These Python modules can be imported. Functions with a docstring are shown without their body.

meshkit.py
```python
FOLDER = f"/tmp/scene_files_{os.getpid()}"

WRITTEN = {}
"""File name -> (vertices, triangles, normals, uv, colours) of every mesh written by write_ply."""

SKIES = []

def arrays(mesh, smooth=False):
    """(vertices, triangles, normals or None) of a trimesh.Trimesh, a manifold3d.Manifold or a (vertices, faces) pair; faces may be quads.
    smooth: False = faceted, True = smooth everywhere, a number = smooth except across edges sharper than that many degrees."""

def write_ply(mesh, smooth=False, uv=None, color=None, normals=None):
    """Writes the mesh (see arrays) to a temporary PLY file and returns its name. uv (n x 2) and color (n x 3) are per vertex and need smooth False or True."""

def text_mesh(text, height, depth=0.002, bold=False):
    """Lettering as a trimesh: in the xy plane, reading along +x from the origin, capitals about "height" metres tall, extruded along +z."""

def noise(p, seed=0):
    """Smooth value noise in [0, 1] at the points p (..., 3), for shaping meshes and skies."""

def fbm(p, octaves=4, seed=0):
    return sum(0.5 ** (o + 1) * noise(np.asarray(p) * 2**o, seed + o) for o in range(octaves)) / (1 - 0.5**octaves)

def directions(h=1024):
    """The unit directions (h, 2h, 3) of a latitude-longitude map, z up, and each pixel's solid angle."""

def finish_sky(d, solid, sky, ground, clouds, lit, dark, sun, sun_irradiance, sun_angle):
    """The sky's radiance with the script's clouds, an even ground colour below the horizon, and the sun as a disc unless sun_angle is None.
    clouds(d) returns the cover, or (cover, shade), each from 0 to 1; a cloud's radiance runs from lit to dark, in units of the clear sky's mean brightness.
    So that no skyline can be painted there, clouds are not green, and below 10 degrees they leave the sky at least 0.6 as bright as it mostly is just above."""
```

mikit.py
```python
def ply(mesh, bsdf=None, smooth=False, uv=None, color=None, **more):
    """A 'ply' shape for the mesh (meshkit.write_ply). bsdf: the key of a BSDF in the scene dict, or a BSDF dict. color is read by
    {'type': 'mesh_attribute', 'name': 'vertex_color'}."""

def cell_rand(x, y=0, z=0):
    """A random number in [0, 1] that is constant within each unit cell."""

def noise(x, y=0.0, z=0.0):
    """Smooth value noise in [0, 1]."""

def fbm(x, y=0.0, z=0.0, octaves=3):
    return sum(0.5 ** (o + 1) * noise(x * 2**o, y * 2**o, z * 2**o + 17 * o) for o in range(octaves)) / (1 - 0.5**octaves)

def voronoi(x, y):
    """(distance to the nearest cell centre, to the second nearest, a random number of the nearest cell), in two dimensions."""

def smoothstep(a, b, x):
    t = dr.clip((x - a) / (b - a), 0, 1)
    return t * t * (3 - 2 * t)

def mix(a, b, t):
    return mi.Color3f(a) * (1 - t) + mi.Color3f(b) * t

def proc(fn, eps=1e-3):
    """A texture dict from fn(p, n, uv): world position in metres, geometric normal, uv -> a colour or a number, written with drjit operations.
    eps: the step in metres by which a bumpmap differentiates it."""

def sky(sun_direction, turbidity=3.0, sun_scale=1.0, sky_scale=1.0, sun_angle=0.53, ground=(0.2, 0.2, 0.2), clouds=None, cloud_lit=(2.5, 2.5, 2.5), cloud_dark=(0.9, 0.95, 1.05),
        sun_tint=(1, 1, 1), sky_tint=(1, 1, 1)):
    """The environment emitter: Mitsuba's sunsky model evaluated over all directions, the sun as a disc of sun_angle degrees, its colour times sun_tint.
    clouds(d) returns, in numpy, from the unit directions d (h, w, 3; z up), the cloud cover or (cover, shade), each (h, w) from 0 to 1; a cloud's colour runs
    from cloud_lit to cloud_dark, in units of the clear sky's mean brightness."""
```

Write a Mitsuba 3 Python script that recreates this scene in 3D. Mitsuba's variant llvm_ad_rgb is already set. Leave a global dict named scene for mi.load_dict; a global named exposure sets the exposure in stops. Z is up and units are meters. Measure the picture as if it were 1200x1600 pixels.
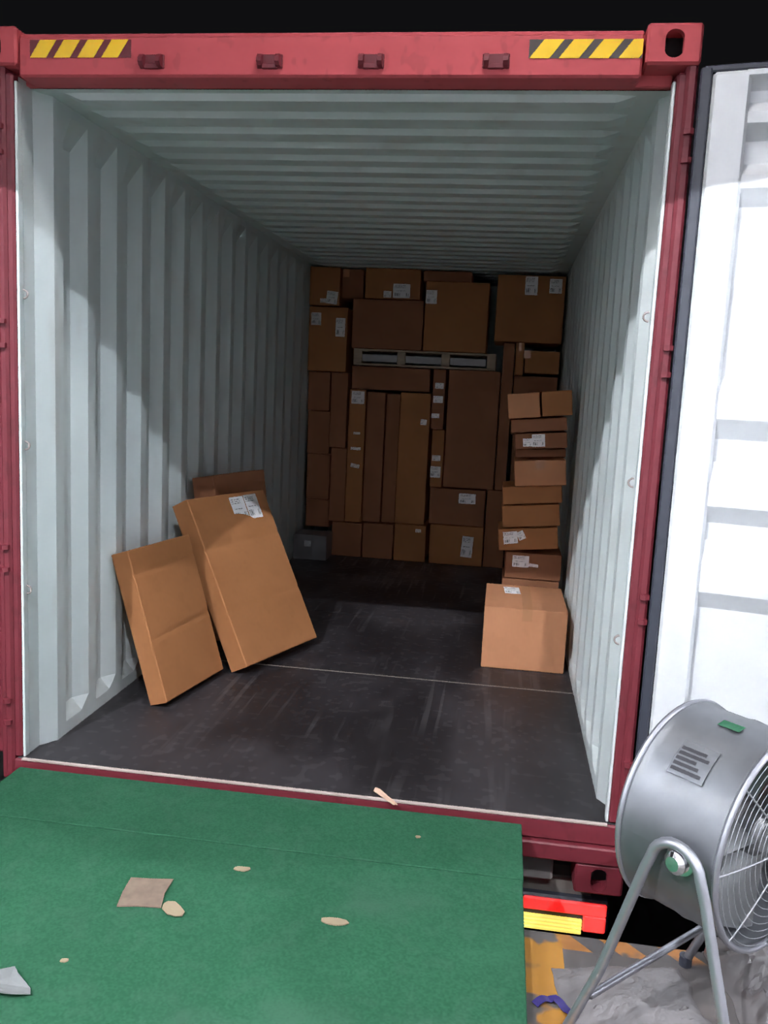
import math, random
import numpy as np, trimesh, manifold3d as m3
import mitsuba as mi, drjit as dr
import mikit, meshkit
from mikit import noise, fbm, smoothstep, mix, proc, ply, cell_rand
T = mi.ScalarTransform4f
random.seed(7); RNG = np.random.default_rng(7)
scene, labels = {}, {}

# ------------------------------------------------------------------ camera, sky, lights, exposure
exposure = 0.28
CAM = np.array([0.6871, -3.0891, 1.5741])
def cam_axes(yaw=0.1335, pitch=-0.1462, roll=-0.0486):
    cy, sy, cp, sp, cr, sr = math.cos(yaw), math.sin(yaw), math.cos(pitch), math.sin(pitch), math.cos(roll), math.sin(roll)
    Rz = np.array([[cy, -sy, 0], [sy, cy, 0], [0, 0, 1]]); Rx = np.array([[1, 0, 0], [0, cp, -sp], [0, sp, cp]])
    Ry = np.array([[cr, 0, sr], [0, 1, 0], [-sr, 0, cr]])
    return Rz @ Rx @ Ry
AX = cam_axes()
scene['camera'] = {'type': 'perspective', 'fov': 2 * math.degrees(math.atan(600 / 1344.2)), 'fov_axis': 'x', 'near_clip': 0.05, 'far_clip': 200.0,
                   'to_world': T().look_at(origin=CAM.tolist(), target=(CAM + AX[:, 1]).tolist(), up=AX[:, 2].tolist())}
scene['night_sky'] = {'type': 'constant', 'radiance': {'type': 'rgb', 'value': [0.004, 0.004, 0.0045]}}
LAMP_RADIANCE = 1020.0          # the high-bay lamps over the dock and two added side lamps
LAMPS = ((-2.8, -7.0, 1.75), (1.9, -7.0, 0.72), (-10.0, -2.6, 1.3), (10.0, -2.6, 1.3))  # last two are added lamps, only to raise ambient bounce in the warehouse
LAMP_Z, LAMP_R = 7.55, 0.035
WALL_LAMP = 130.0             # the wall pack over the dock opening

# ------------------------------------------------------------------ materials
def mat(key, fn_or_rgb, rough=0.6, spec=0.4, metallic=0.0, bump=None, **more):
    col = proc(fn_or_rgb) if callable(fn_or_rgb) else {'type': 'rgb', 'value': list(fn_or_rgb)}
    b = {'type': 'principled', 'base_color': col, 'roughness': rough, 'specular': spec, 'metallic': metallic, **more}
    if bump is not None:
        b = {'type': 'bumpmap', 'arbitrary': {**proc(bump[0])}, 'scale': bump[1], 'bsdf': b}
    scene[key] = {'type': 'twosided', 'bsdf': b}
    return key

def worn_white(base, dirt):
    def f(p, n, uv):
        a = fbm(p.x * 3, p.y * 3, p.z * 1.2)
        s = smoothstep(0.58, 0.8, fbm(p.x * 9 + 3, p.y * 9, p.z * 2))
        low = (1 - smoothstep(0.0, 0.35, p.z)) * fbm(p.x * 14, p.y * 14, p.z * 6)
        return mix(base, dirt, dr.clip(0.18 * (a - 0.3) + 0.30 * s + 0.35 * low, 0, 1))
    return f
mat('wall_paint', worn_white((0.59, 0.655, 0.665), (0.42, 0.41, 0.39)), 0.5, 0.35)
mat('door_paint', worn_white((0.60, 0.615, 0.64), (0.52, 0.52, 0.53)), 0.45, 0.4)
def red(base, dark):
    def f(p, n, uv):
        a = fbm(p.x * 6, p.y * 6, p.z * 6)
        s = smoothstep(0.62, 0.74, fbm(p.x * 26, p.y * 26, p.z * 12))
        return mix(base, dark, dr.clip(0.5 * (a - 0.25) + 0.5 * s, 0, 1))
    return f
mat('faded_red', red((0.43, 0.072, 0.082), (0.32, 0.053, 0.059)), 0.6, 0.2)  # lighter pinkish red for the header and top castings
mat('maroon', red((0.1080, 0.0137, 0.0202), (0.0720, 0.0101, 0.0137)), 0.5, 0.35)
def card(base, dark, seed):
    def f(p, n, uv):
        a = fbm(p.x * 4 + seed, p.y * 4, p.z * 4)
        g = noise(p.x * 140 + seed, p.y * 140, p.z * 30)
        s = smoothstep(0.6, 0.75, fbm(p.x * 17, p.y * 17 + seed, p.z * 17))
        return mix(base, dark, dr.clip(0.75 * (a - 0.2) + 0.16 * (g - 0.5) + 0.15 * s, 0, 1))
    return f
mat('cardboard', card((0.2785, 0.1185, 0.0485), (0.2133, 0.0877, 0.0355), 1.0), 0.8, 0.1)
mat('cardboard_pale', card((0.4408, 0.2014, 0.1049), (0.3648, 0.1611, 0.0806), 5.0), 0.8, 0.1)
mat('cardboard_dark', card((0.1789, 0.0750, 0.0392), (0.1270, 0.0519, 0.0265), 9.0), 0.8, 0.1)  # darker board, lowered further so its colour carries shade deep in the cargo
mat('tape', (0.38, 0.175, 0.084), 0.3, 0.4)
mat('clear_tape', (0.62, 0.45, 0.33), 0.15, 0.7)
mat('grey_wrap', (0.085, 0.08, 0.083), 0.5, 0.4)
def label_print(p, n, uv):
    inside = smoothstep(0.05, 0.09, uv.x) * (1 - smoothstep(0.9, 0.95, uv.x))
    bars = dr.select(cell_rand(uv.x * 34) > 0.5, 1.0, 0.0) * dr.select((uv.y > 0.12) & (uv.y < 0.36), 1.0, 0.0)
    row = dr.floor(uv.y * 13)
    lines = dr.select((uv.y * 13 - row > 0.3) & (uv.y * 13 - row < 0.75) & (uv.y > 0.44) & (uv.y < 0.94) & (cell_rand(row, 3) > 0.3), 1.0, 0.0)
    words = dr.select(cell_rand(dr.floor(uv.x * 26), row, 5) > 0.35, 1.0, 0.0) * dr.select(uv.x < 0.45 + 0.5 * cell_rand(row, 8), 1.0, 0.0)
    return mix((0.80, 0.80, 0.82), (0.10, 0.10, 0.11), dr.clip(inside * (bars + lines * words), 0, 1) * 0.85)
mat('label_paper', label_print, 0.5, 0.3)
def green_deck(p, n, uv):
    a = fbm(p.x * 5, p.y * 5, 0.0, 4)
    g = noise(p.x * 170, p.y * 170)
    wear = smoothstep(0.56, 0.78, fbm(p.x * 2.2 + 8, p.y * 3.2, 2.0, 4)) * 0.55
    dust = smoothstep(0.55, 0.7, fbm(p.x * 22, p.y * 22, 5.0)) * 0.20
    c = mix((0.0125, 0.0528, 0.0268), (0.0182, 0.0669, 0.0355), dr.clip(0.15 + 0.7 * a + 1.1 * (g - 0.5), 0, 1))
    return mix(c, (0.0314, 0.0718, 0.0467), dr.clip(wear + dust, 0, 1))
mat('green_paint', green_deck, 0.85, 0.08)
def ply_floor(p, n, uv):
    a = fbm(p.x * 3, p.y * 1.5, 1.0, 4)
    sc = smoothstep(0.60, 0.72, fbm(p.x * 30, p.y * 1.3, 4.0)) * smoothstep(0.4, 0.7, fbm(p.x * 2, p.y * 2, 9.0))
    sp = smoothstep(0.72, 0.80, noise(p.x * 34, p.y * 34, 3.0))
    c = mix((0.0056, 0.0043, 0.0050), (0.0174, 0.0149, 0.0167), smoothstep(0.3, 0.7, a))
    return mix(c, (0.085, 0.078, 0.080), dr.clip(0.16 * sc + 0.16 * sp * a, 0, 1))
mat('floor_ply', ply_floor, 0.55, 0.35)
mat('bare_steel', (0.50, 0.40, 0.37), 0.45, 0.5, 0.25)
mat('rubber', (0.022, 0.024, 0.034), 0.45, 0.45)
mat('black_hole', (0.012, 0.010, 0.010), 0.9, 0.1)
mat('yellow_film', (0.92, 0.56, 0.02), 0.35, 0.4)
mat('black_film', (0.045, 0.032, 0.030), 0.4, 0.4)
def galv(p, n, uv):
    a = fbm(p.x * 14, p.y * 14, p.z * 14)
    return mix((0.1747, 0.1802, 0.1938), (0.1147, 0.1201, 0.1283), a)
mat('galvanised', galv, 0.42, 0.5, 0.8)
mat('sticker_grey', (0.17, 0.17, 0.18), 0.5, 0.3)
mat('tube_steel', (0.34, 0.345, 0.38), 0.3, 0.5, 0.8)
mat('chrome', (0.85, 0.85, 0.86), 0.12, 0.5, 1.0)
mat('wire', (0.33, 0.34, 0.36), 0.35, 0.5, 0.7)
mat('fan_dark', (0.10, 0.095, 0.10), 0.45, 0.4, 0.2)
mat('fan_blade', (0.15, 0.155, 0.16), 0.35, 0.5, 0.6)
YELLOW, CONC = (0.62, 0.29, 0.045), (0.36, 0.325, 0.315)
def dock_floor(p, n, uv):
    a = fbm(p.x * 2.5, p.y * 2.5, 3.0, 4)
    c = mix((0.0734, 0.0649, 0.0624), (0.0428, 0.0379, 0.0367), a)
    c = mix(c, (0.09, 0.075, 0.07), smoothstep(0.58, 0.75, fbm(p.x * 9, p.y * 9, 6.0)) * 0.6)
    worn = smoothstep(0.30, 0.48, fbm(p.x * 14, p.y * 14, 8.0))
    diag = (p.x + 0.9 * p.y) / 0.17
    stripe = mix((0.2940, 0.1190, 0.0315), (0.05, 0.045, 0.045), dr.select(diag - dr.floor(diag) > 0.5, 1.0, 0.0))
    edge = dr.select((p.y > -0.695) & (p.z > -0.06), 1.0, 0.0)
    c = mix(c, stripe, edge * worn * 0.92)
    side = dr.select((p.x > 0.80) & (p.x < 0.962) & (p.y < -0.62) & (p.y > -3.2), 1.0, 0.0)
    return mix(c, (0.2940, 0.1330, 0.0210), side * worn * 0.92)
mat('dock_concrete', dock_floor, 0.6, 0.3)
mat('warehouse_paint', (0.72, 0.71, 0.72), 0.8, 0.2)
mat('yard_asphalt', lambda p, n, uv: mix((0.03, 0.03, 0.03), (0.05, 0.048, 0.045), fbm(p.x * 5, p.y * 5)), 0.9, 0.2)
mat('chassis_paint', (0.10, 0.085, 0.075), 0.6, 0.3)
mat('grey_steel', (0.26, 0.23, 0.22), 0.6, 0.3)
mat('pallet_wood', lambda p, n, uv: mix((0.40, 0.31, 0.23), (0.27, 0.20, 0.145), fbm(p.x * 6, p.y * 30, p.z * 40)), 0.8, 0.2)
mat('white_sheet', (0.24, 0.23, 0.235), 0.6, 0.3)
mat('scrap_card', lambda p, n, uv: mix((0.1575, 0.1162, 0.0863), (0.1125, 0.0825, 0.0638), fbm(p.x * 40, p.y * 40)), 0.9, 0.1)
mat('scrap_tan', (0.2250, 0.1762, 0.1162), 0.85, 0.1)
mat('scrap_white', (0.1485, 0.1526, 0.1505), 0.7, 0.2)
mat('splinter_wood', (0.55, 0.36, 0.26), 0.8, 0.2)
mat('blue_ribbon', (0.022, 0.016, 0.085), 0.4, 0.4)
mat('film_plastic', lambda p, n, uv: mix((0.1360, 0.1240, 0.1240), (0.0800, 0.0736, 0.0736), fbm(p.x * 12, p.y * 12, p.z * 12)), 0.3, 0.5)
mat('lens_clear', (0.60, 0.45, 0.10), 0.2, 0.6)
mat('dark_print', (0.018, 0.017, 0.020), 0.6, 0.2)
mat('lamp_shell', (0.35, 0.35, 0.36), 0.4, 0.5, 0.5)

# ------------------------------------------------------------------ helpers
def key_for(name):
    if name not in scene and name not in labels and not any(k.startswith(name + '__') for k in scene): return name
    i = 1
    while True:
        k = f'{name}_{i:03d}'
        if k not in scene and k not in labels and not any(q.startswith(k + '__') for q in scene): return k
        i += 1
def thing(name, label, cat, group=None, kind=None):
    k = key_for(name); labels[k] = {'label': label, 'category': cat}
    if group: labels[k]['group'] = group
    if kind: labels[k]['kind'] = kind
    return k
def part(parent, name, mesh, m, smooth=False, label=None, **kw):
    k = key_for(f'{parent}__{name}' if parent else name)
    scene[k] = ply(mesh, m, smooth=smooth, **kw)
    if label: labels[k] = {'label': label}
    return k
def struct(name, mesh, m, label, **kw):
    scene[name] = ply(mesh, m, **kw); labels[name] = {'label': label, 'kind': 'structure'}
def cat(ms): return trimesh.util.concatenate(ms)
def hull(pts):
    h = m3.Manifold.hull_points(np.asarray(pts, float)).to_mesh()
    return trimesh.Trimesh(h.vert_properties[:, :3], h.tri_verts, process=False)
def box(x0, x1, y0, y1, z0, z1, c=0.0):
    if c <= 0:
        b = trimesh.creation.box(extents=(x1 - x0, y1 - y0, z1 - z0)); b.apply_translation(((x0 + x1) / 2, (y0 + y1) / 2, (z0 + z1) / 2)); return b
    pts = []
    for x, sx in ((x0, 1), (x1, -1)):
        for y, sy in ((y0, 1), (y1, -1)):
            for z, sz in ((z0, 1), (z1, -1)):
                pts += [(x + sx * c, y + sy * c, z), (x + sx * c, y, z + sz * c), (x, y + sy * c, z + sz * c)]
    return hull(pts)
def to_man(mesh): return m3.Manifold(m3.Mesh(np.asarray(mesh.vertices, np.float32), np.asarray(mesh.faces, np.uint32)))
def from_man(m):
    h = m.to_mesh(); return trimesh.Trimesh(h.vert_properties[:, :3], h.tri_verts, process=False)
def grid(P):
    """(a, b, 3) array of points -> mesh"""
    P = np.asarray(P, float); a, b = P.shape[:2]; i, j = np.meshgrid(np.arange(a - 1), np.arange(b - 1), indexing='ij')
    q = np.stack([i * b + j, (i + 1) * b + j, (i + 1) * b + j + 1, i * b + j + 1], -1).reshape(-1, 4)
    return trimesh.Trimesh(P.reshape(-1, 3), np.vstack([q[:, [0, 1, 2]], q[:, [0, 2, 3]]]), process=False)
def tube(pts, r, sides=10):
    p = np.asarray(pts, float); t = np.gradient(p, axis=0); t /= np.linalg.norm(t, axis=1, keepdims=True)
    a = np.cross(t[0], [0, 0, 1.0] if abs(t[0][2]) < 0.9 else [1.0, 0, 0]); a /= np.linalg.norm(a); rings = []
    for q, d in zip(p, t):
        a = a - d * (a @ d); a /= np.linalg.norm(a); b = np.cross(d, a)
        w = np.linspace(0, 2 * np.pi, sides + 1)[:-1]
        rings.append(q + r * (np.cos(w)[:, None] * a + np.sin(w)[:, None] * b))
    R = np.array(rings); n = len(p); i, j = np.meshgrid(np.arange(n - 1), np.arange(sides), indexing='ij'); k = (j + 1) % sides
    f = np.stack([i * sides + j, i * sides + k, (i + 1) * sides + k, (i + 1) * sides + j], -1).reshape(-1, 4)
    f = np.vstack([f[:, [0, 1, 2]], f[:, [0, 2, 3]]]); v = np.vstack([R.reshape(-1, 3), p[:1], p[-1:]])
    e = np.arange(sides); cap = [[n * sides, (x + 1) % sides, x] for x in e] + [[n * sides + 1, (n - 1) * sides + x, (n - 1) * sides + (x + 1) % sides] for x in e]
    return trimesh.Trimesh(v, np.vstack([f, cap]), process=False)
def lathe(prof, frame, n=48):
    """profile [(radius, along axis)] about frame (centre, axis, b, u)"""
    c, a, b, u = frame; w = np.linspace(0, 2 * np.pi, n + 1)
    P = [[c + a * h + r * (math.cos(t) * b + math.sin(t) * u) for t in w] for r, h in prof]
    return grid(P)
def mtx(o, rot=np.eye(3)):
    M = np.eye(4); M[:3, :3] = rot; M[:3, 3] = o; return M
def rz(a): c, s = math.cos(a), math.sin(a); return np.array([[c, -s, 0], [s, c, 0], [0, 0, 1]])
def ry(a): c, s = math.cos(a), math.sin(a); return np.array([[c, 0, s], [0, 1, 0], [-s, 0, c]])
def moved(mesh, M): m = mesh.copy(); m.apply_transform(M); return m

# ------------------------------------------------------------------ the dock building and the yard (setting)
DZ = -0.05
struct('floor', cat([box(-14, 14, -14, -0.625, DZ - 0.25, DZ)]), 'dock_concrete', 'grey concrete dock floor with worn yellow and black hazard paint at its edge')
struct('wall_dock_front', cat([box(-14, -2.5, -1.05, -0.95, DZ, 9), box(2.0, 14, -1.05, -0.95, DZ, 9), box(-2.5, 2.0, -1.05, -0.95, 3.03, 9)]), 'warehouse_paint', 'warehouse front wall around the dock opening')
struct('wall_warehouse_back', box(-14, 14, -14.1, -14, DZ, 9), 'warehouse_paint', 'far wall of the warehouse')
struct('wall_warehouse_left', box(-14.1, -14, -14, -1, DZ, 9), 'warehouse_paint', 'side wall of the warehouse')
struct('wall_warehouse_right', box(14, 14.1, -14, -1, DZ, 9), 'warehouse_paint', 'side wall of the warehouse')
struct('ceiling', box(-14, 14, -14, -1, 9, 9.1), 'warehouse_paint', 'ceiling of the warehouse')
struct('wall_dock_face', box(-14, 14, -0.95, -0.64, -1.45, DZ - 0.25), 'dock_concrete', 'concrete face of the loading dock under its edge')
struct('ground', box(-14, 14, -0.64, 30, -1.6, -1.45), 'yard_asphalt', 'dark asphalt yard under the container')

# ------------------------------------------------------------------ the shipping container
C = thing('shipping_container', 'red shipping container with open door end and white corrugated inside', 'shipping container')
XL, XR, XO, ROOF, YB = -1.12, 1.146, 0.046, 2.60, 5.9
def corrugated_wall(x, s):
    """vertical trapezoid corrugation; s = +1 bulges towards +x (outwards on the right)"""
    ys = [0.04, 0.138, 0.206]; ds = [1.0, 1.0, 0.0]; y = 0.276
    while y < YB - 0.3:
        for dy, d in ((0.0, 0.0), (0.068, 1.0), (0.140, 1.0), (0.208, 0.0)):
            ys.append(y + dy); ds.append(d)
        y += 0.278
    ys.append(YB); ds.append(0.0)
    zs = [0.0, 0.055, 0.11, 2.46, 2.575, ROOF + 0.03]; amp = [0.0, 0.0, 1.0, 1.0, 0.0, 0.0]
    return grid([[(x + s * XO * d * (1.0 if yy < 0.14 else a), yy, z) for yy, d in zip(ys, ds)] for z, a in zip(zs, amp)])
part(C, 'side_wall', corrugated_wall(XL, -1), 'wall_paint')
part(C, 'side_wall', corrugated_wall(XR, 1), 'wall_paint')
def roof():
    ys = [0.12]; ds = [0.0]; y = 0.16
    while y < YB - 0.25:
        for dy, d in ((0.0, 0.0), (0.016, 1.0), (0.104, 1.0), (0.120, 0.0)):
            ys.append(y + dy); ds.append(d)
        y += 0.209
    ys.append(YB); ds.append(0.0)
    xs = [XL - 0.04, XL + 0.07, XL + 0.13, XR - 0.15, XR - 0.08, XR + 0.04]; amp = [0, 0, 1, 1, 0, 0]
    return grid([[(x, yy, ROOF + 0.012 - 0.022 * d * a) for yy, d in zip(ys, ds)] for x, a in zip(xs, amp)])
part(C, 'roof_panel', roof(), 'wall_paint')
part(C, 'end_wall', box(-1.19, 1.2, YB, YB + 0.04, 0, ROOF + 0.03), 'wall_paint')
part(C, 'outer_roof', box(-1.2, 1.21, 0.1, YB + 0.04, 2.66, 2.70), 'maroon')
seams = [0.006, 1.41, 2.63, 3.85, 5.07, YB]
for a, b in zip(seams[:-1], seams[1:]):
    part(C, 'floor_sheet', box(-1.19, 1.21, a + 0.006, b - 0.006, -0.028, 0.0, 0.002), 'floor_ply')
for s_ in seams[1:-1]:
    part(C, 'floor_joint_strip', box(-1.15, 1.17, s_ - 0.006, s_ + 0.006, -0.028, 0.0012), 'chassis_paint' if s_ < 2 else 'floor_ply')
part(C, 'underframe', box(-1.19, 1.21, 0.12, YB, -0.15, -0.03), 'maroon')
# sill: stepped, with a bare steel threshold edge
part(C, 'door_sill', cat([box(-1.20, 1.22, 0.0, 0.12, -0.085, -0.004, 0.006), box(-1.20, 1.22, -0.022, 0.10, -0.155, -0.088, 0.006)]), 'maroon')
part(C, 'threshold_edge', box(-1.165, 1.165, -0.003, 0.010, -0.006, 0.003, 0.001), 'bare_steel', label='bare pale steel threshold edge')
# header
HB, HT = 2.615, 2.765
hd = part(C, 'door_header', cat([box(-1.14, 1.055, 0.0, 0.13, HB, HT - 0.012, 0.008), box(-1.14, 1.055, 0.012, 0.16, HT - 0.016, HT, 0.004),
                                 box(0.98, 1.17, 0.095, 0.13, HB, HT - 0.02, 0.004), box(-1.24, -1.06, 0.095, 0.13, HB, HT - 0.02, 0.004)]), 'faded_red', label='pinkish red header beam')
for hx in (-0.632, -0.203, 0.153, 0.577):
    hk = []
    for s in (-1, 1):
        hk.append(hull([(hx + s * 0.032 + d, y, z) for d in (-0.008, 0.008) for y, z in ((0.002, 2.684), (-0.020, 2.684), (-0.034, 2.670), (-0.036, 2.656), (-0.024, 2.646), (0.002, 2.642))]))
    hk.append(box(hx - 0.028, hx + 0.028, -0.012, 0.002, 2.640, 2.656, 0.002))
    hk.append(box(hx - 0.045, hx + 0.045, -0.005, 0.002, 2.642, 2.688, 0.002))
    part(hd, 'cam_keeper', cat(hk), 'maroon', label='cam keeper bracket of the door lock')
def prism_xz(poly, y0, y1):
    e = trimesh.creation.extrude_polygon(__import__('shapely.geometry', fromlist=['Polygon']).Polygon(poly), y1 - y0)
    M = np.eye(4); M[:3, :3] = np.array([[1, 0, 0], [0, 0, -1], [0, 1, 0]]); M[1, 3] = y1
    e.apply_transform(M); return e
def decal(x0, x1, z0, z1, first, n, pitch, w, slant, dark):
    base = part(hd, 'hazard_tape', box(x0, x1, -0.0012, 0.003, z0, z1), dark, label='yellow and black striped hazard tape')
    for k in range(n):
        a = first + k * pitch
        poly = [(a, z0), (a + w, z0), (a + w + slant, z1), (a + slant, z1)]
        from shapely.geometry import Polygon, box as sbox
        g = Polygon(poly).intersection(sbox(x0, z0, x1, z1))
        if g.area > 1e-5: part(base, 'yellow_stripe', prism_xz(list(g.exterior.coords)[:-1], -0.0026, -0.0010), 'yellow_film', label='yellow stripe')
decal(-1.094, -0.711, 2.679, 2.739, -1.094, 4, 0.0905, 0.062, 0.040, 'maroon')
decal(0.684, 1.052, 2.674, 2.733, 0.686, 4, 0.0965, 0.066, 0.046, 'black_film')
# corner posts
def post(s):
    x = (lambda v: s * v)
    bx = lambda a, b, *r: box(min(x(a), x(b)), max(x(a), x(b)), *r)
    return cat([bx(1.172, 1.205, 0.012, 0.12, 0.0, HB + 0.02, 0.008), bx(1.198, 1.236, 0.0, 0.13, -0.16, 2.66, 0.010), bx(1.172, 1.20, 0.04, 0.13, 0.0, HB + 0.02, 0.003)])
for s in (-1, 1):
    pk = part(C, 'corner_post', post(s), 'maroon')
    jx0, jx1 = (1.160, 1.171)
    part(pk, 'inner_jamb', box(*sorted((s * jx0, s * jx1)), 0.02, 0.055, 0.0, HB - 0.005, 0.003), 'wall_paint', label='white painted inner jamb strip')
    for hz in ((2.40, 1.70, 0.83, 0.20)):
        lug = [hull([(s * (1.238 + dx), y, hz + dz) for dx, y in ((-0.034, 0.01), (-0.034, -0.012), (-0.016, -0.022), (-0.002, -0.014), (-0.002, 0.01)) for dz in (sgn * 0.045 + d for d in (-0.009, 0.009))]) for sgn in (-1, 1)]
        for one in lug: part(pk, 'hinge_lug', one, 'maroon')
    for lz in (1.85, 1.275, 0.70):
        t = np.linspace(-np.pi / 2, np.pi / 2, 9)
        part(pk, 'lashing_ring', tube([(s * (1.153 - 0.018 * math.cos(a)), 0.035, lz + 0.016 * math.sin(a)) for a in t], 0.004, 6), 'grey_steel', True, label='small steel lashing ring')
# corner castings with an oval hole
def casting(x0, x1, z0, z1, y0=-0.012, y1=0.15):
    b = to_man(box(x0, x1, y0, y1, z0, z1, 0.008)); cx, cz = (x0 + x1) / 2, (z0 + z1) / 2
    inner = to_man(box(x0 + 0.022, x1 - 0.022, y0 + 0.028, y1 - 0.02, z0 + 0.02, z1 - 0.02))
    oval = [(cx + 0.030 * math.cos(t), cz + (0.026 * math.sin(t) + (0.018 if math.sin(t) > 0 else -0.018))) for t in np.linspace(0, 2 * np.pi, 33)[:-1]]
    return from_man(b - inner - to_man(prism_xz(oval, y0 - 0.05, y0 + 0.06)))
part(C, 'corner_casting', casting(1.062, 1.238, 2.652, 2.780), 'faded_red', label='pinkish red corner casting')
part(C, 'corner_casting', casting(-1.318, -1.142, 2.652, 2.785), 'faded_red', label='pinkish red corner casting')
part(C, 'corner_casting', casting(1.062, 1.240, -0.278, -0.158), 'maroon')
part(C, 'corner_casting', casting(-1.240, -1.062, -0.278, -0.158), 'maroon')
for (x0, x1, z0, z1) in ((1.062, 1.238, 2.652, 2.780), (-1.318, -1.142, 2.652, 2.785), (1.062, 1.240, -0.278, -0.158)):
    cast = [k for k in scene if k.startswith(C + '__corner_casting')]
    key = cast[[(1.062, 2.652), (-1.318, 2.652), (1.062, -0.278)].index((x0, z0))]
    part(key, 'locking_pocket', box(x0 + 0.024, x1 - 0.024, 0.06, 0.062, z0 + 0.022, z1 - 0.022), 'black_hole')  # black plate inside the casting stands in for the shade behind the hole
# the right door, swung open (hinge at the right post)
DA = 0.217; DO = np.array([1.275, -0.035, 0.0])
DM = mtx(DO, np.column_stack([[math.cos(DA), -math.sin(DA), 0], [math.sin(DA), math.cos(DA), 0], [0, 0, 1]]))   # local x along the door, y into its back, z up
dk = part(C, 'door', moved(cat([box(0, 0.118, 0, 0.05, 0.02, 2.622, 0.010), box(1.05, 1.165, 0, 0.05, 0.02, 2.622, 0.010), box(0.10, 1.06, 0.0, 0.05, 2.600, 2.622, 0.004), box(0.10, 1.06, 0.0, 0.05, 0.02, 0.07, 0.006)]), DM), 'door_paint', label='open door with white inner face')
prof = [(2.605, .004), (2.60, .004), (2.565, .040), (2.53, .040), (2.495, .008), (2.46, .008), (2.41, .040), (2.34, .040), (2.30, .008), (2.26, .008), (2.205, .040), (1.66, .040), (1.60, .006), (1.516, .006), (1.448, .040),
        (1.37, .040), (1.30, .006), (1.22, .006), (1.16, .040), (1.10, .040), (1.02, .006), (0.92, .006), (0.86, .040), (0.30, .040), (0.24, .006), (0.16, .006), (0.10, .040), (0.05, .040)]
part(dk, 'door_panel', moved(grid([[(x, d, z) for x in (0.116, 1.052)] for z, d in prof]), DM), 'door_paint', label='white corrugated inner panel')
part(dk, 'door_gasket', moved(cat([box(-0.040, -0.002, 0.006, 0.045, 0.01, 2.64, 0.006), box(-0.03, 1.19, 0.010, 0.04, 2.624, 2.645, 0.005)]), DM), 'rubber', label='black rubber gasket strip')
part(C, 'door', box(-1.305, -1.252, 0.03, 1.20, 0.0, 2.62, 0.012), 'maroon', label='left door folded back along the outside')
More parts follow.
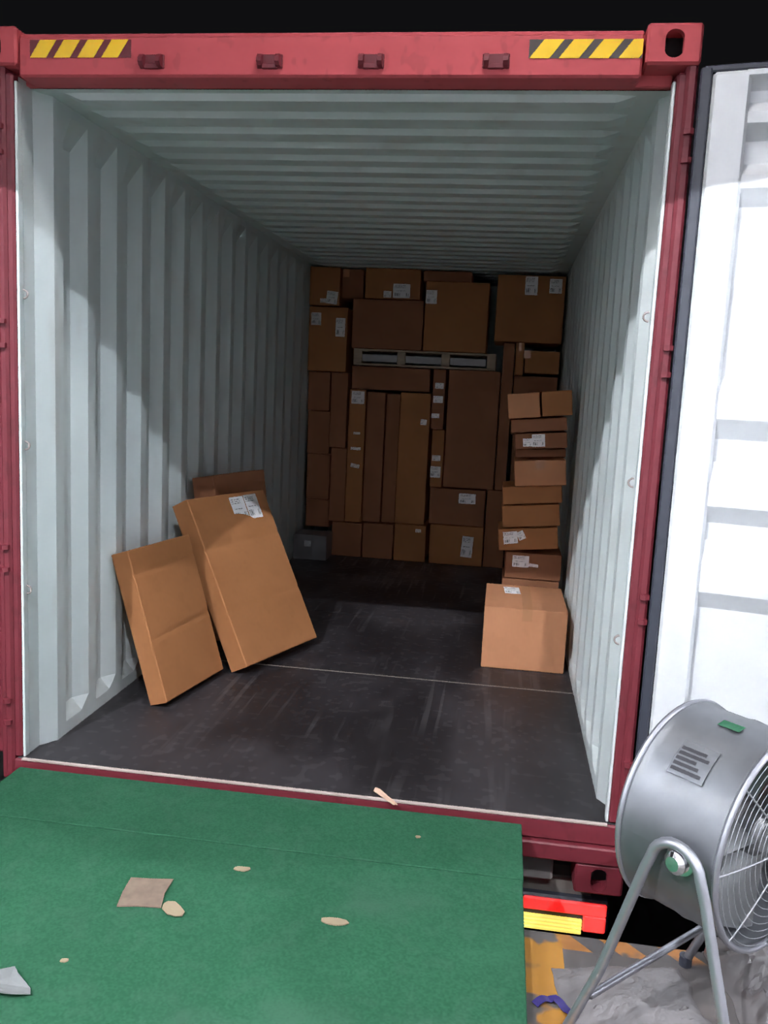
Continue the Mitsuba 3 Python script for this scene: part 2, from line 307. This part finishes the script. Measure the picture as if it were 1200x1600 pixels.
part(C, 'hinge_strip', box(-1.262, -1.232, 0.02, 0.07, -0.10, 2.63, 0.006), 'maroon')
# undercarriage
TR = thing('trailer_chassis', 'dark steel trailer chassis carrying the red container', 'trailer')
part(TR, 'cross_beam', box(-1.1, 1.15, 0.13, 0.22, -0.47, -0.30, 0.006), 'chassis_paint')
part(TR, 'main_rail', box(-0.55, -0.40, 0.2, 6.0, -0.60, -0.285), 'chassis_paint'); part(TR, 'main_rail', box(0.40, 0.55, 0.2, 6.0, -0.60, -0.285), 'chassis_paint')
part(TR, 'bolster', box(0.86, 0.99, 0.08, 0.3, -0.30, -0.19, 0.01), 'grey_steel', label='grey bolster block')
part(TR, 'bolster', box(-1.05, -0.92, 0.08, 0.3, -0.30, -0.165, 0.01), 'grey_steel')
for x in (-0.9, 0.9):
    w = lathe([(0.02, -0.12), (0.45, -0.12), (0.50, -0.08), (0.50, 0.08), (0.45, 0.12), (0.02, 0.12)], (np.array([x, 1.8, -0.95]), np.array([1.0, 0, 0]), np.array([0, 1.0, 0]), np.array([0, 0, 1.0])))
    part(TR, 'wheel', w, 'rubber', 30)
TL = part(TR, 'tail_light', box(0.87, 1.215, 0.09, 0.13, -0.50, -0.365, 0.008), 'rubber', label='red tail light with a yellow lens')
scene[TL + '__red_lens'] = ply(cat([box(0.885, 1.205, 0.075, 0.092, -0.425, -0.372, 0.006), box(1.118, 1.205, 0.075, 0.092, -0.492, -0.423, 0.006)]), 'chassis_paint', emitter={'type': 'area', 'radiance': {'type': 'rgb', 'value': [0.80, 0.012, 0.008]}})
for k in range(4):
    z = -0.444 - k * 0.0155
    scene[key_for(TL + '__yellow_lens')] = ply(box(0.885, 1.115, 0.072, 0.09, z - 0.0125, z, 0.003), 'lens_clear', emitter={'type': 'area', 'radiance': {'type': 'rgb', 'value': [0.80, 0.62, 0.12]}})

# ------------------------------------------------------------------ the green dock plate
G = thing('dock_plate', 'green painted steel dock plate bridging up to the container sill', 'dock plate')
part(G, 'lip_plate', box(-1.135, 0.849, -0.432, -0.066, -0.045, 0.0, 0.003), 'green_paint')
part(G, 'deck_plate', box(-1.138, 0.846, -3.9, -0.438, -0.047, 0.0, 0.003), 'green_paint')
part(G, 'hinge_tube', tube([(-1.13, -0.435, -0.024), (0.84, -0.435, -0.024)], 0.014, 8), 'chassis_paint', True)

# ------------------------------------------------------------------ cartons
def label_slab(w, h, t=0.0012):
    b = box(0, w, -t, 0, 0, h); uv = np.column_stack([b.vertices[:, 0] / w, b.vertices[:, 2] / h]); return b, uv
def carton(label, M, w, d, h, m='cardboard', group=None, front=(), top=(), tape=True, seam=None, creases=(), chamfer=0.004, extra=None):
    """a carton in its own frame: x right, y back, z up, front face at y = 0"""
    k = thing('cardboard_box', label, 'box', group)
    if creases:
        nx, nz = 14, 60
        xs = np.concatenate([[0, chamfer], np.linspace(chamfer * 2, w - chamfer * 2, nx), [w - chamfer, w]]); zs = np.concatenate([[0, chamfer], np.linspace(chamfer * 2, h - chamfer * 2, nz), [h - chamfer, h]])
        def dep(x, z):
            e = sum(0.0045 * math.exp(-((z - c * h - 0.02 * (x / w - 0.5)) / 0.012) ** 2) for c in creases)
            bow = 0.006 * math.sin(math.pi * x / w) * math.sin(math.pi * z / h)
            rim = chamfer if (x in (0, w) or z in (0, h)) else 0.0
            return e - bow + rim
        P = np.array([[(x, dep(x, z), z) for x in xs] for z in zs])
        Q = P.copy(); Q[..., 1] = d
        rim = lambda A: np.vstack([A[0, :-1], A[:-1, -1], A[-1, :0:-1], A[::-1, 0]])
        shell = cat([grid(P[:, ::-1]), grid(Q), grid([rim(P), rim(Q)])]); shell.merge_vertices(); trimesh.repair.fix_normals(shell)
        part(k, 'body', moved(shell, M), m, 25)
    else:
        part(k, 'body', moved(box(0, w, 0, d, 0, h, chamfer), M), m)
    if tape:
        tw = min(0.055, w * 0.3); cx = w * (0.5 if seam is None else seam)
        part(k, 'packing_tape', moved(cat([box(cx - tw / 2, cx + tw / 2, -0.0012, d * 0.98, h - 0.001, h + 0.0012), box(cx - tw / 2, cx + tw / 2, -0.0014, 0.002, h - min(0.07, h * 0.35), h + 0.001)]), M), 'tape', label='strip of brown packing tape')
    for (x, z, lw, lh, rot) in front:
        b, uv = label_slab(lw, lh); R = mtx((x, -0.0012, z), ry(rot)); part(k, 'shipping_label', moved(b, M @ R), 'label_paper', uv=uv, label='white printed shipping label')
    for (x, y, lw, lh, rot) in top:
        b, uv = label_slab(lw, lh); R = mtx((x, y, h + 0.0012), rz(rot) @ np.array([[1, 0, 0], [0, 0, 1], [0, -1, 0]]).T @ np.diag([1, 1, 1])); 
        b2 = b.copy(); b2.vertices = np.column_stack([b.vertices[:, 0], b.vertices[:, 2], -b.vertices[:, 1]]); part(k, 'shipping_label', moved(b2, M @ mtx((x, y, h + 0.0002), rz(rot))), 'label_paper', uv=uv, label='white printed shipping label')
    if extra: extra(k, M)
    return k
def wall_box(label, x0, x1, z0, z1, y=4.62, d=0.5, m='cardboard', rot=0.0, **kw):
    g = 0.003
    return carton(label, mtx((x0 + g, y, z0 + 0.001), rz(rot)), x1 - x0 - 2 * g, d, z1 - z0 - 0.002, m, **kw)

# leaning cartons on the left (frame: x along the bottom edge into depth, y into the carton, z up the face)
def leaning(label, B, yaw, tilt, t, L, H, **kw):
    e = np.array([math.sin(yaw), math.cos(yaw), 0]); o = np.array([math.cos(yaw), -math.sin(yaw), 0])
    n = o * math.cos(tilt) + np.array([0, 0, math.sin(tilt)]); up = -o * math.sin(tilt) + np.array([0, 0, math.cos(tilt)])
    return carton(label, mtx(np.array(B) + n * t, np.column_stack([e, -n, up])), L, t, H, **kw)
leaning('tall flat brown carton with two white labels leaning against the left wall', (-0.6785, 1.2257, 0.003), 0.3577, 0.4677, 0.1148, 0.6886, 0.9596, m='cardboard', creases=(0.33, 0.70), tape=False,
        front=[(0.340, 0.785, 0.125, 0.150, 0.0), (0.472, 0.790, 0.120, 0.148, 0.0)], chamfer=0.005)
leaning('shorter plain flat brown carton leaning against the left wall nearest the door', (-0.900, 0.6703, 0.003), 0.1851, 0.305, 0.095, 0.5465, 0.7447, m='cardboard', creases=(0.42, 0.85), tape=False, chamfer=0.005)
leaning('brown carton half hidden behind the tall labelled leaning carton', (-0.975, 1.73, 0.003), 0.26, 0.155, 0.150, 0.58, 0.985, m='cardboard_dark', tape=False, chamfer=0.005)

# big carton and the stack behind it along the right wall
carton('large pale brown carton with a label on top on the floor at right', mtx((0.645, 1.715, 0.001), rz(0.003)), 0.468, 0.60, 0.359, 'cardboard_pale', top=[(0.115, 0.36, 0.095, 0.17, 0.05)], tape=True, seam=0.52)
GS = 'cartons stacked along the right wall'
SY = 2.40
def stacked(label, x0, z0, w, h, tilt, d=0.36, dy=0.0, yaw=0.0, m='cardboard', **kw):
    return carton(label, mtx((x0, SY + dy, z0), rz(yaw) @ ry(-tilt)), w, d, h - 0.004, m, group=GS, **kw)
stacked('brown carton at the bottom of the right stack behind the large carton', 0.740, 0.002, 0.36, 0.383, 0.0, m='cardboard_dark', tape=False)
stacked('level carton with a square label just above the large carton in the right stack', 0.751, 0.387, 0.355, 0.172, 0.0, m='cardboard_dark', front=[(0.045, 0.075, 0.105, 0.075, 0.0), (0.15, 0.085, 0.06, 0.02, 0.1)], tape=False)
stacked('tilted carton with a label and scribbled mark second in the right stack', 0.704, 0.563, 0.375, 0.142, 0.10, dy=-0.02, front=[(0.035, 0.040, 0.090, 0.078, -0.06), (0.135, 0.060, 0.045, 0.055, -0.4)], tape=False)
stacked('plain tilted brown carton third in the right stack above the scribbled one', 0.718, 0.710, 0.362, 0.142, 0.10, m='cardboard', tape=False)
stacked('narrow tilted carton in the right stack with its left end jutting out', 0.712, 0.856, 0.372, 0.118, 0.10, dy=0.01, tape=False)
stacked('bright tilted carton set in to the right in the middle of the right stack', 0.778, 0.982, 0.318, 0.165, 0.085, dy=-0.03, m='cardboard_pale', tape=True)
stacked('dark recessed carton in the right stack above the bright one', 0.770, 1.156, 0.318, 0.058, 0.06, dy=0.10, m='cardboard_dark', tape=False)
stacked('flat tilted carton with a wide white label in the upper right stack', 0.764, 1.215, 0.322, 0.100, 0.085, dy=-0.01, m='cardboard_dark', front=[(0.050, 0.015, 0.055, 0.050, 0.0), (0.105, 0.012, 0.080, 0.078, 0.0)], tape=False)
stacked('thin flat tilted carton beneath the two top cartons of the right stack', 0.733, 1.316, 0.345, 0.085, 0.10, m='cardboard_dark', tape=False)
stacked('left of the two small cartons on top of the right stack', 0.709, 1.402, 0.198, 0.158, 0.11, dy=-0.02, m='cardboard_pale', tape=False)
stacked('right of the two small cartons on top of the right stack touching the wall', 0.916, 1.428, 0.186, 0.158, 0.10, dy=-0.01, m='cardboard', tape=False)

# the wall of cargo across the container
GB = 'cartons in the wall of cargo'
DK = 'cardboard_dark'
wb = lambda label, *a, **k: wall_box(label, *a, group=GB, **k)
wb('left carton at mid height with two white labels near its top corners', -1.112, -0.757, 1.672, 2.240, d=0.5, front=[(0.02, 0.405, 0.09, 0.11, 0.0), (0.245, 0.31, 0.085, 0.165, 0.0)], tape=False)
wb('top left carton with a white label at its lower right corner under the roof', -1.112, -0.835, 2.250, 2.585, y=4.60, front=[(0.10, 0.025, 0.07, 0.035, 0.0), (0.15, 0.02, 0.10, 0.11, 0.1)], tape=False)
wb('small taped carton set back beside the top left carton', -0.832, -0.632, 2.323, 2.580, y=4.66, d=0.4, tape=True, seam=0.18, m=DK)
wb('top carton with two white labels resting on the wide dark carton', -0.612, -0.120, 2.325, 2.588, y=4.60, front=[(0.165, 0.012, 0.07, 0.055, 0.0), (0.25, 0.012, 0.15, 0.12, 0.0)], tape=False)
wb('wide plain dark carton on the left half of the wooden pallet', -0.715, -0.080, 1.890, 2.320, y=4.60, d=0.6, m=DK, tape=False)
wb('tall brown carton on the right half of the pallet with a corner label', -0.072, 0.484, 1.890, 2.488, y=4.58, d=0.6, front=[(0.005, 0.405, 0.095, 0.115, 0.0)], tape=False)
wb('thin flat carton lying on top of the tall carton over the pallet', -0.105, 0.324, 2.490, 2.583, d=0.4, m=DK, tape=False)
wb('large top right carton with two pale labels under the roof', 0.545, 1.125, 1.995, 2.560, y=4.56, d=0.7, front=[(0.235, 0.40, 0.105, 0.155, 0.0), (0.440, 0.42, 0.105, 0.12, 0.0)], tape=False)
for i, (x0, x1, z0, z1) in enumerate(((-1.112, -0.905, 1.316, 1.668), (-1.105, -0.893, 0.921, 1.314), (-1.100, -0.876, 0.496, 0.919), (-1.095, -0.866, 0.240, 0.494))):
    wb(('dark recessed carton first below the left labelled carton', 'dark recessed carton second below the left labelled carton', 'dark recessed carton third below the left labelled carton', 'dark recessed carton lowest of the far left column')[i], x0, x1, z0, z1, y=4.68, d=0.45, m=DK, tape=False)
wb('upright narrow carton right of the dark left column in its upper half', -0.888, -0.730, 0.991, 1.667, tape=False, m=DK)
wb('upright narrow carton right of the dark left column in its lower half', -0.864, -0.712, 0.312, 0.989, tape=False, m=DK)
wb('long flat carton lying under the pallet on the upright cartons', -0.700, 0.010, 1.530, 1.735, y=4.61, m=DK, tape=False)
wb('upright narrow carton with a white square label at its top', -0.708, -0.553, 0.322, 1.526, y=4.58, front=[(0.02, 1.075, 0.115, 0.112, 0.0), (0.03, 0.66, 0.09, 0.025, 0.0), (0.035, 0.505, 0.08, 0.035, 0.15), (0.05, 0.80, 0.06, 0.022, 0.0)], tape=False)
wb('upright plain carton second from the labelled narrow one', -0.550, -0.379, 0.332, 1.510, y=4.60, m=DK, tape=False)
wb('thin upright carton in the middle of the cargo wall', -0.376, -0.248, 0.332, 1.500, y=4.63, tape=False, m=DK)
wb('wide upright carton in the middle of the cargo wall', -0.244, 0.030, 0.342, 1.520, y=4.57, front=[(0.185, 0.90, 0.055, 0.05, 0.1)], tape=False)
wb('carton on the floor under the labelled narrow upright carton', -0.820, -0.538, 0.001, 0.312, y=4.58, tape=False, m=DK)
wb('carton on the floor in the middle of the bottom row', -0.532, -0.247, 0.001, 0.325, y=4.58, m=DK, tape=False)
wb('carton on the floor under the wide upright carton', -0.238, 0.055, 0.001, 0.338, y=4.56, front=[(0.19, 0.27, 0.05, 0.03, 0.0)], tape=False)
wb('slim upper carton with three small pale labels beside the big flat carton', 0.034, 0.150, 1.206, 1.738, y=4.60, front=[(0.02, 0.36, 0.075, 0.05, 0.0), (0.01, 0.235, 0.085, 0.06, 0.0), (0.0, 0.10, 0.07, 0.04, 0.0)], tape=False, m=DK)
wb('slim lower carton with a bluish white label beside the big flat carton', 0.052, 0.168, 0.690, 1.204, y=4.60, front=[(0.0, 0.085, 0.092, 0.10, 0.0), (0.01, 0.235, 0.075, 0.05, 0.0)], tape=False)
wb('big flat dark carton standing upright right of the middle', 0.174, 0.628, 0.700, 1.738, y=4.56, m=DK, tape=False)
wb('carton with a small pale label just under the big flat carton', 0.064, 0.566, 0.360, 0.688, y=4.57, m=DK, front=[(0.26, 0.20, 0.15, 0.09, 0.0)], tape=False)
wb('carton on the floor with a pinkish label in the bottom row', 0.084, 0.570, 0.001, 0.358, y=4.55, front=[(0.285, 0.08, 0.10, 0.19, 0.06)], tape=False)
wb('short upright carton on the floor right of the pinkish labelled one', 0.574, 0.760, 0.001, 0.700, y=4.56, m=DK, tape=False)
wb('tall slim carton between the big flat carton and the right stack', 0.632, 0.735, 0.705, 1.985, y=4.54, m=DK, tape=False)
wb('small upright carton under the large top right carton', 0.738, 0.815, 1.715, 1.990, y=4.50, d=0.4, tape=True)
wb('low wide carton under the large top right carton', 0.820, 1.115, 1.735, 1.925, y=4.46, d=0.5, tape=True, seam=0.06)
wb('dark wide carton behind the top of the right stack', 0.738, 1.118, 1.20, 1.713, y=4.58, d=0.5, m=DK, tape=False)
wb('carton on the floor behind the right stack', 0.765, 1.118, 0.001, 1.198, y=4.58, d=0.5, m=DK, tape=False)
carton('low grey wrapped carton on the floor in the far left corner', mtx((-1.108, 4.30, 0.001)), 0.30, 0.27, 0.225, 'grey_wrap', tape=False, front=[(0.10, 0.12, 0.06, 0.05, 0.0)])
# pallet carrying the two middle cartons
PL = thing('wooden_pallet', 'pale wooden pallet lying under two cartons high in the cargo wall', 'pallet')
px0, px1, pz0, pz1, py = -0.68, 0.575, 1.742, 1.886, 4.56
for x in (px0, px0 + 0.39, px0 + 0.78, px1 - 0.075):
    part(PL, 'stringer_block', box(x, x + 0.075, py, py + 0.6, pz0 + 0.018, pz1 - 0.018, 0.003), 'pallet_wood')
for k in range(4):
    part(PL, 'top_board', box(px0, px1, py + k * 0.16, py + 0.09 + k * 0.16, pz1 - 0.018, pz1, 0.002), 'pallet_wood')
    part(PL, 'bottom_board', box(px0, px1, py + k * 0.16, py + 0.09 + k * 0.16, pz0, pz0 + 0.018, 0.002), 'pallet_wood')
for x in (px0 + 0.075, px0 + 0.465, px0 + 0.855):
    part(PL, 'side_board', box(x, x + 0.315, py + 0.02, py + 0.04, pz0 + 0.034, pz1 - 0.046, 0.003), 'white_sheet', label='whitish board between the blocks')

# ------------------------------------------------------------------ drum fan
FN = thing('drum_fan', 'silver drum fan on a tubular stand on the dock floor', 'fan')
fc = np.array([1.28, -1.047, 0.581]); az = -0.778
fa = np.array([math.cos(az), math.sin(az), 0.0]); fb = np.array([math.sin(az), -math.cos(az), 0.0]); fu = np.array([0, 0, 1.0])
FR = (fc, fa, fb, fu); R0, HL = 0.25, 0.125
part(FN, 'drum', lathe([(R0, -HL), (R0 + 0.004, -HL + 0.012), (R0 - 0.003, -HL + 0.03), (R0 - 0.004, -0.02), (R0 - 0.001, 0.0), (R0 - 0.004, 0.02), (R0 - 0.003, HL - 0.03), (R0 + 0.003, HL - 0.012), (R0, HL), (R0 - 0.012, HL), (R0 - 0.012, -HL), (R0, -HL)], FR, 96), 'galvanised', 35)
def ring_mesh(r, h, w=0.008, n=72): return lathe([(r + w * math.cos(t), h + w * math.sin(t)) for t in np.linspace(0, 2 * np.pi, 9)], FR, n)
for h in (-HL, HL): part(FN, 'rolled_rim', ring_mesh(R0, h, 0.008), 'tube_steel', True)
def pt(r, t, h): return fc + fa * h + r * (math.cos(t) * fb + math.sin(t) * fu)
for side, h in (('front_grille', HL + 0.006), ('rear_grille', -HL - 0.006)):
    gk = part(FN, side, cat([tube([pt(r, t, h + (0.02 if h > 0 else -0.02) * (1 - (r / R0) ** 2)) for r in np.linspace(0.05, R0, 8)], 0.0022, 6) for t in np.linspace(0, 2 * np.pi, 9)[:-1]]), 'wire', True, label='round wire guard')
    for r in np.linspace(0.055, R0 - 0.014, 11):
        part(gk, 'guard_wire', ring_mesh(r, h + (0.02 if h > 0 else -0.02) * (1 - (r / R0) ** 2), 0.0010, 56), 'wire', True)
part(FN, 'motor', lathe([(0.0, -0.09), (0.06, -0.09), (0.075, -0.07), (0.075, 0.03), (0.06, 0.05), (0.0, 0.05)], FR, 32), 'fan_dark', 35, label='dark motor housing')
part(FN, 'hub', lathe([(0.0, 0.10), (0.035, 0.10), (0.05, 0.085), (0.05, 0.045), (0.0, 0.045)], FR, 32), 'fan_blade', 35)
for k in range(4):
    t0 = k * np.pi / 2 + 0.4
    P = [[pt(r, t0 + (s - 0.5) * (0.55 + 0.25 * r / R0), 0.07 + (s - 0.5) * -0.07 * (1 - 0.4 * r / R0)) for s in np.linspace(0, 1, 7)] for r in np.linspace(0.04, 0.225, 8)]
    part(FN, 'fan_blade', grid(P), 'fan_blade', True)
# U stands on both sides, pivots, cross bars
SH = 0.045
def stand_pts(side, spread=0.27, top=0.04):
    off = side * (R0 + 0.025); c = fc + fb * off + fa * SH; pts = []
    foot = DZ + 0.012
    for a_, z_ in ((-spread, foot), (-spread * 0.62, foot + (c[2] - foot) * 0.42), (-0.075, c[2] - 0.05)): pts.append(c * [1, 1, 0] + fa * a_ + fu * z_)
    for t in np.linspace(np.pi * 0.95, np.pi * 0.05, 11): pts.append(c + fa * 0.062 * math.cos(t) + fu * (0.062 * math.sin(t) - 0.022))
    for a_, z_ in ((0.075, c[2] - 0.05), (spread * 0.62, foot + (c[2] - foot) * 0.42), (spread, foot)): pts.append(c * [1, 1, 0] + fa * a_ + fu * z_)
    return np.array(pts)
def smooth_path(p, n=8):
    out = []
    for i in range(len(p) - 1):
        for s in np.linspace(0, 1, n, endpoint=False): out.append(p[i] * (1 - s) + p[i + 1] * s)
    return np.array(out + [p[-1]])
for side in (1, -1):
    part(FN, 'stand_tube', tube(stand_pts(side), 0.0125, 12), 'tube_steel', True)
    c = fc + fb * side * R0 + fa * SH
    part(FN, 'pivot_knob', lathe([(0.0, 0.042), (0.016, 0.040), (0.026, 0.030), (0.026, 0.012), (0.034, 0.010), (0.034, -0.004), (0.0, -0.006)], (c, fb * side, fa, fu), 24), 'chrome', 35, label='shiny pivot knob')
for a_, z_ in ((-0.19 + SH, 0.14), (0.19 + SH, 0.14)):
    part(FN, 'cross_bar', tube([fc * [1, 1, 0] + fb * s * (R0 + 0.025) + fa * a_ + fu * z_ for s in (1, -1)], 0.010, 10), 'tube_steel', True)
for a_, s in ((-0.27, 1), (0.27, 1), (-0.27, -1), (0.27, -1)):
    c = fc * [1, 1, 0] + fb * s * (R0 + 0.025) + fa * (a_ + SH)
    part(FN, 'rubber_foot', moved(trimesh.creation.cylinder(0.018, 0.03, sections=16), mtx(c + fu * (DZ + 0.015))), 'rubber', 30)
def on_drum(t0, t1, h0, h1, m, name, lab=None, off=0.003, up=None, uvs=False):
    P = [[fc + fa * h + (R0 + off - 0.003) * (math.cos(t) * fb + math.sin(t) * fu) for h in np.linspace(h0, h1, 4)] for t in np.linspace(t0, t1, 8)]
    return part(up or FN, name, grid(P), m, True, label=lab)
st = on_drum(0.66, 1.02, -0.050, 0.040, 'galvanised', 'rating_sticker', 'small printed sticker on the drum')
for k in range(5):
    on_drum(0.70 + 0.055 * k, 0.734 + 0.055 * k, -0.045, 0.030 - 0.012 * (k % 3), 'dark_print', 'print_line', None, 0.0042, st)
on_drum(1.35, 1.47, -0.02, 0.035, 'green_paint', 'green_sticker', 'small green patch', 0.0045)  # green patch set near the top of the drum

# ------------------------------------------------------------------ litter
def scrap(name, label, pts, m, z=0.0, th=0.004, lift=0.006, catg='scrap', seed=0):
    k = thing(name, label, catg); p = np.array(pts, float); c = p.mean(0)
    rings = []
    for s in (0.0, 0.35, 0.7, 1.0):
        q = c + (np.vstack([p, p[:1]]) - c) * s
        zz = z + th + lift * meshkit.noise(np.column_stack([q * 18, np.full(len(q), seed)])) * (0.4 + 0.6 * s)
        rings.append(np.column_stack([q, zz]))
    topm = grid(rings); bot = topm.copy(); bot.vertices[:, 2] -= th * 0.9; bot.invert()
    skirt = grid([rings[-1], rings[-1] - [0, 0, th * 0.9]])
    scene[k] = ply(cat([topm, bot, skirt]), m); return k
def blob(cx, cy, rx, ry_, rot, n=9, seed=1, jag=0.25):
    r = np.random.default_rng(seed); out = []
    for t in np.linspace(0, 2 * np.pi, n + 1)[:-1]:
        q = 1 - jag * r.random(); x, y = rx * q * math.cos(t), ry_ * q * math.sin(t)
        out.append((cx + x * math.cos(rot) - y * math.sin(rot), cy + x * math.sin(rot) + y * math.cos(rot)))
    return out
scrap('cardboard_scrap', 'greyish brown square scrap of cardboard on the green plate', [(-0.357, -0.853), (-0.30, -0.838), (-0.228, -0.83), (-0.245, -0.76), (-0.247, -0.685), (-0.31, -0.70), (-0.378, -0.708), (-0.372, -0.78)], 'scrap_card', seed=1)
scrap('paper_scrap', 'small pale torn scrap beside the brown square on the green plate', blob(-0.190, -0.832, 0.05, 0.028, -0.6, seed=2), 'scrap_tan', seed=2)
scrap('paper_scrap', 'oval tan scrap in the middle of the green plate', blob(0.290, -0.787, 0.044, 0.020, 0.0, seed=3, jag=0.12), 'scrap_tan', seed=3)
scrap('paper_scrap', 'tiny tan sliver nearest the container on the green plate', blob(-0.055, -0.580, 0.034, 0.014, 0.15, seed=4), 'scrap_tan', seed=4, lift=0.003)
scrap('paper_scrap', 'crumpled white paper at the front left of the green plate', [(-0.56, -1.255), (-0.535, -1.20), (-0.495, -1.163), (-0.470, -1.19), (-0.415, -1.225), (-0.402, -1.248), (-0.44, -1.268), (-0.50, -1.27)], 'scrap_white', seed=5, lift=0.02, th=0.004)
scrap('paper_scrap', 'tiny tan fleck between the white paper and brown square', blob(-0.388, -1.105, 0.014, 0.008, 0.3, seed=6), 'scrap_tan', seed=6, lift=0.002)
scrap('paper_scrap', 'tiny pale fleck near the right end of the green plate lip', blob(0.484, -0.250, 0.012, 0.009, 0.3, seed=7), 'scrap_tan', seed=7, lift=0.002)
WS = thing('wood_splinter', 'pale wooden splinter lying across the container sill', 'splinter')
scene[WS] = ply(hull([(0.277, 0.050, 0.006), (0.300, 0.058, 0.006), (0.283, 0.055, 0.020), (0.300, 0.052, 0.018), (0.368, -0.045, 0.006), (0.385, -0.040, 0.006), (0.372, -0.043, 0.013), (0.381, -0.041, 0.013)]), 'splinter_wood')
fz = DZ
RB = thing('strapping_ribbon', 'dark blue plastic strapping ribbon lying on the yellow floor paint', 'strap')
rp = np.array([(0.872, -0.955), (0.897, -0.935), (0.925, -0.925), (0.950, -0.955), (0.975, -0.985), (1.000, -0.985)])
rp = smooth_path(rp, 4); tang = np.gradient(rp, axis=0); nn = np.column_stack([-tang[:, 1], tang[:, 0]]); nn /= np.linalg.norm(nn, axis=1, keepdims=True)
zz = fz + 0.004 + 0.008 * np.abs(np.sin(np.arange(len(rp)) * 0.5))
scene[RB] = ply(cat([grid([np.column_stack([rp + nn * w, zz + o]) for w in (-0.012, 0.012)]) for o in (0, 0.0012)]), 'blue_ribbon')
scrap('cardboard_scrap', 'torn brown cardboard scrap on the dock floor by the fan leg', [(0.985, -0.985), (1.02, -0.945), (1.075, -0.91), (1.10, -0.905), (1.085, -0.945), (1.04, -0.985)], 'splinter_wood', z=fz, seed=8)
def film(name, label, cx, cy, lx, ly, rot, hgt, seed, catg):
    k = thing(name, label, catg); n = 40
    u, v = np.meshgrid(np.linspace(-1, 1, n), np.linspace(-1, 1, n), indexing='ij'); rr = np.clip(1 - np.maximum(np.abs(u) ** 2.2, np.abs(v) ** 2.2), 0, 1)
    P = np.stack([u * 4, v * 4, np.full_like(u, seed)], -1)
    z = hgt * rr ** 0.5 * (0.45 + 0.55 * meshkit.fbm(P, 3, seed)) + 0.03 * np.abs(meshkit.fbm(P * 2.2, 3, seed + 5) - 0.5) * rr ** 0.3
    x = lx * u * (0.9 + 0.2 * meshkit.noise(P * 0.6, seed + 2)); y = ly * v * (0.9 + 0.2 * meshkit.noise(P * 0.6, seed + 3))
    Q = np.stack([cx + x * math.cos(rot) - y * math.sin(rot), cy + x * math.sin(rot) + y * math.cos(rot), fz + 0.002 + z], -1)
    m = grid(Q); base = grid(np.stack([Q[..., 0], Q[..., 1], np.full_like(z, fz + 0.0005)], -1)); base.invert()
    scene[k] = ply(cat([m, base]), 'film_plastic', smooth=25)
film('plastic_wrap', 'flat crumpled sheet of greyish plastic wrap on the dock floor under the fan', 1.13, -0.88, 0.19, 0.13, 0.2, 0.020, 3, 'plastic wrap')
film('plastic_wrap', 'heap of greyish plastic wrap at the right beside the fan stand', 1.60, -0.80, 0.20, 0.20, 0.1, 0.16, 11, 'plastic wrap')

# ------------------------------------------------------------------ lamps
LAMP_LABELS = ('round high bay lamp over the dock left of the camera', 'round high bay lamp over the dock right of the camera', 'added unseen fill lamp far left along the dock wall', 'added unseen fill lamp far right along the dock wall')
for i, (lx, ly, power) in enumerate(LAMPS):
    k = thing('high_bay_lamp', LAMP_LABELS[i], 'lamp')
    fr = (np.array([lx, ly, LAMP_Z]), np.array([0, 0, 1.0]), np.array([1.0, 0, 0]), np.array([0, 1.0, 0]))
    part(k, 'shade', lathe([(0.20, 0.03), (0.205, 0.04), (0.17, 0.12), (0.10, 0.20), (0.08, 0.34), (0.0, 0.35)], fr, 40), 'lamp_shell', 35)
    part(k, 'hanging_rod', tube([(lx, ly, LAMP_Z + 0.34), (lx, ly, 9.0)], 0.015, 8), 'lamp_shell', True)
    bulb = trimesh.creation.icosphere(2, LAMP_R); bulb.apply_translation((lx, ly, LAMP_Z))
    scene[k + '__bulb'] = ply(bulb, 'white_sheet', smooth=True, emitter={'type': 'area', 'radiance': {'type': 'rgb', 'value': [LAMP_RADIANCE * power * 4.0 * (0.13 / LAMP_R) ** 2 * c for c in (0.93, 0.985, 1.06)]}})
if WALL_LAMP > 0:
    k = thing('wall_lamp', 'box shaped wall lamp above the dock opening', 'lamp')
    part(k, 'housing', cat([box(0.3, 0.8, -0.95, -0.62, 4.36, 4.40, 0.01), box(0.3, 0.8, -0.95, -0.93, 4.15, 4.40, 0.005)]), 'lamp_shell')
    scene[k + '__lens'] = ply(box(0.33, 0.77, -0.86, -0.66, 4.31, 4.358, 0.01), 'white_sheet', emitter={'type': 'area', 'radiance': {'type': 'rgb', 'value': [WALL_LAMP * c for c in (1.0, 0.98, 0.97)]}})
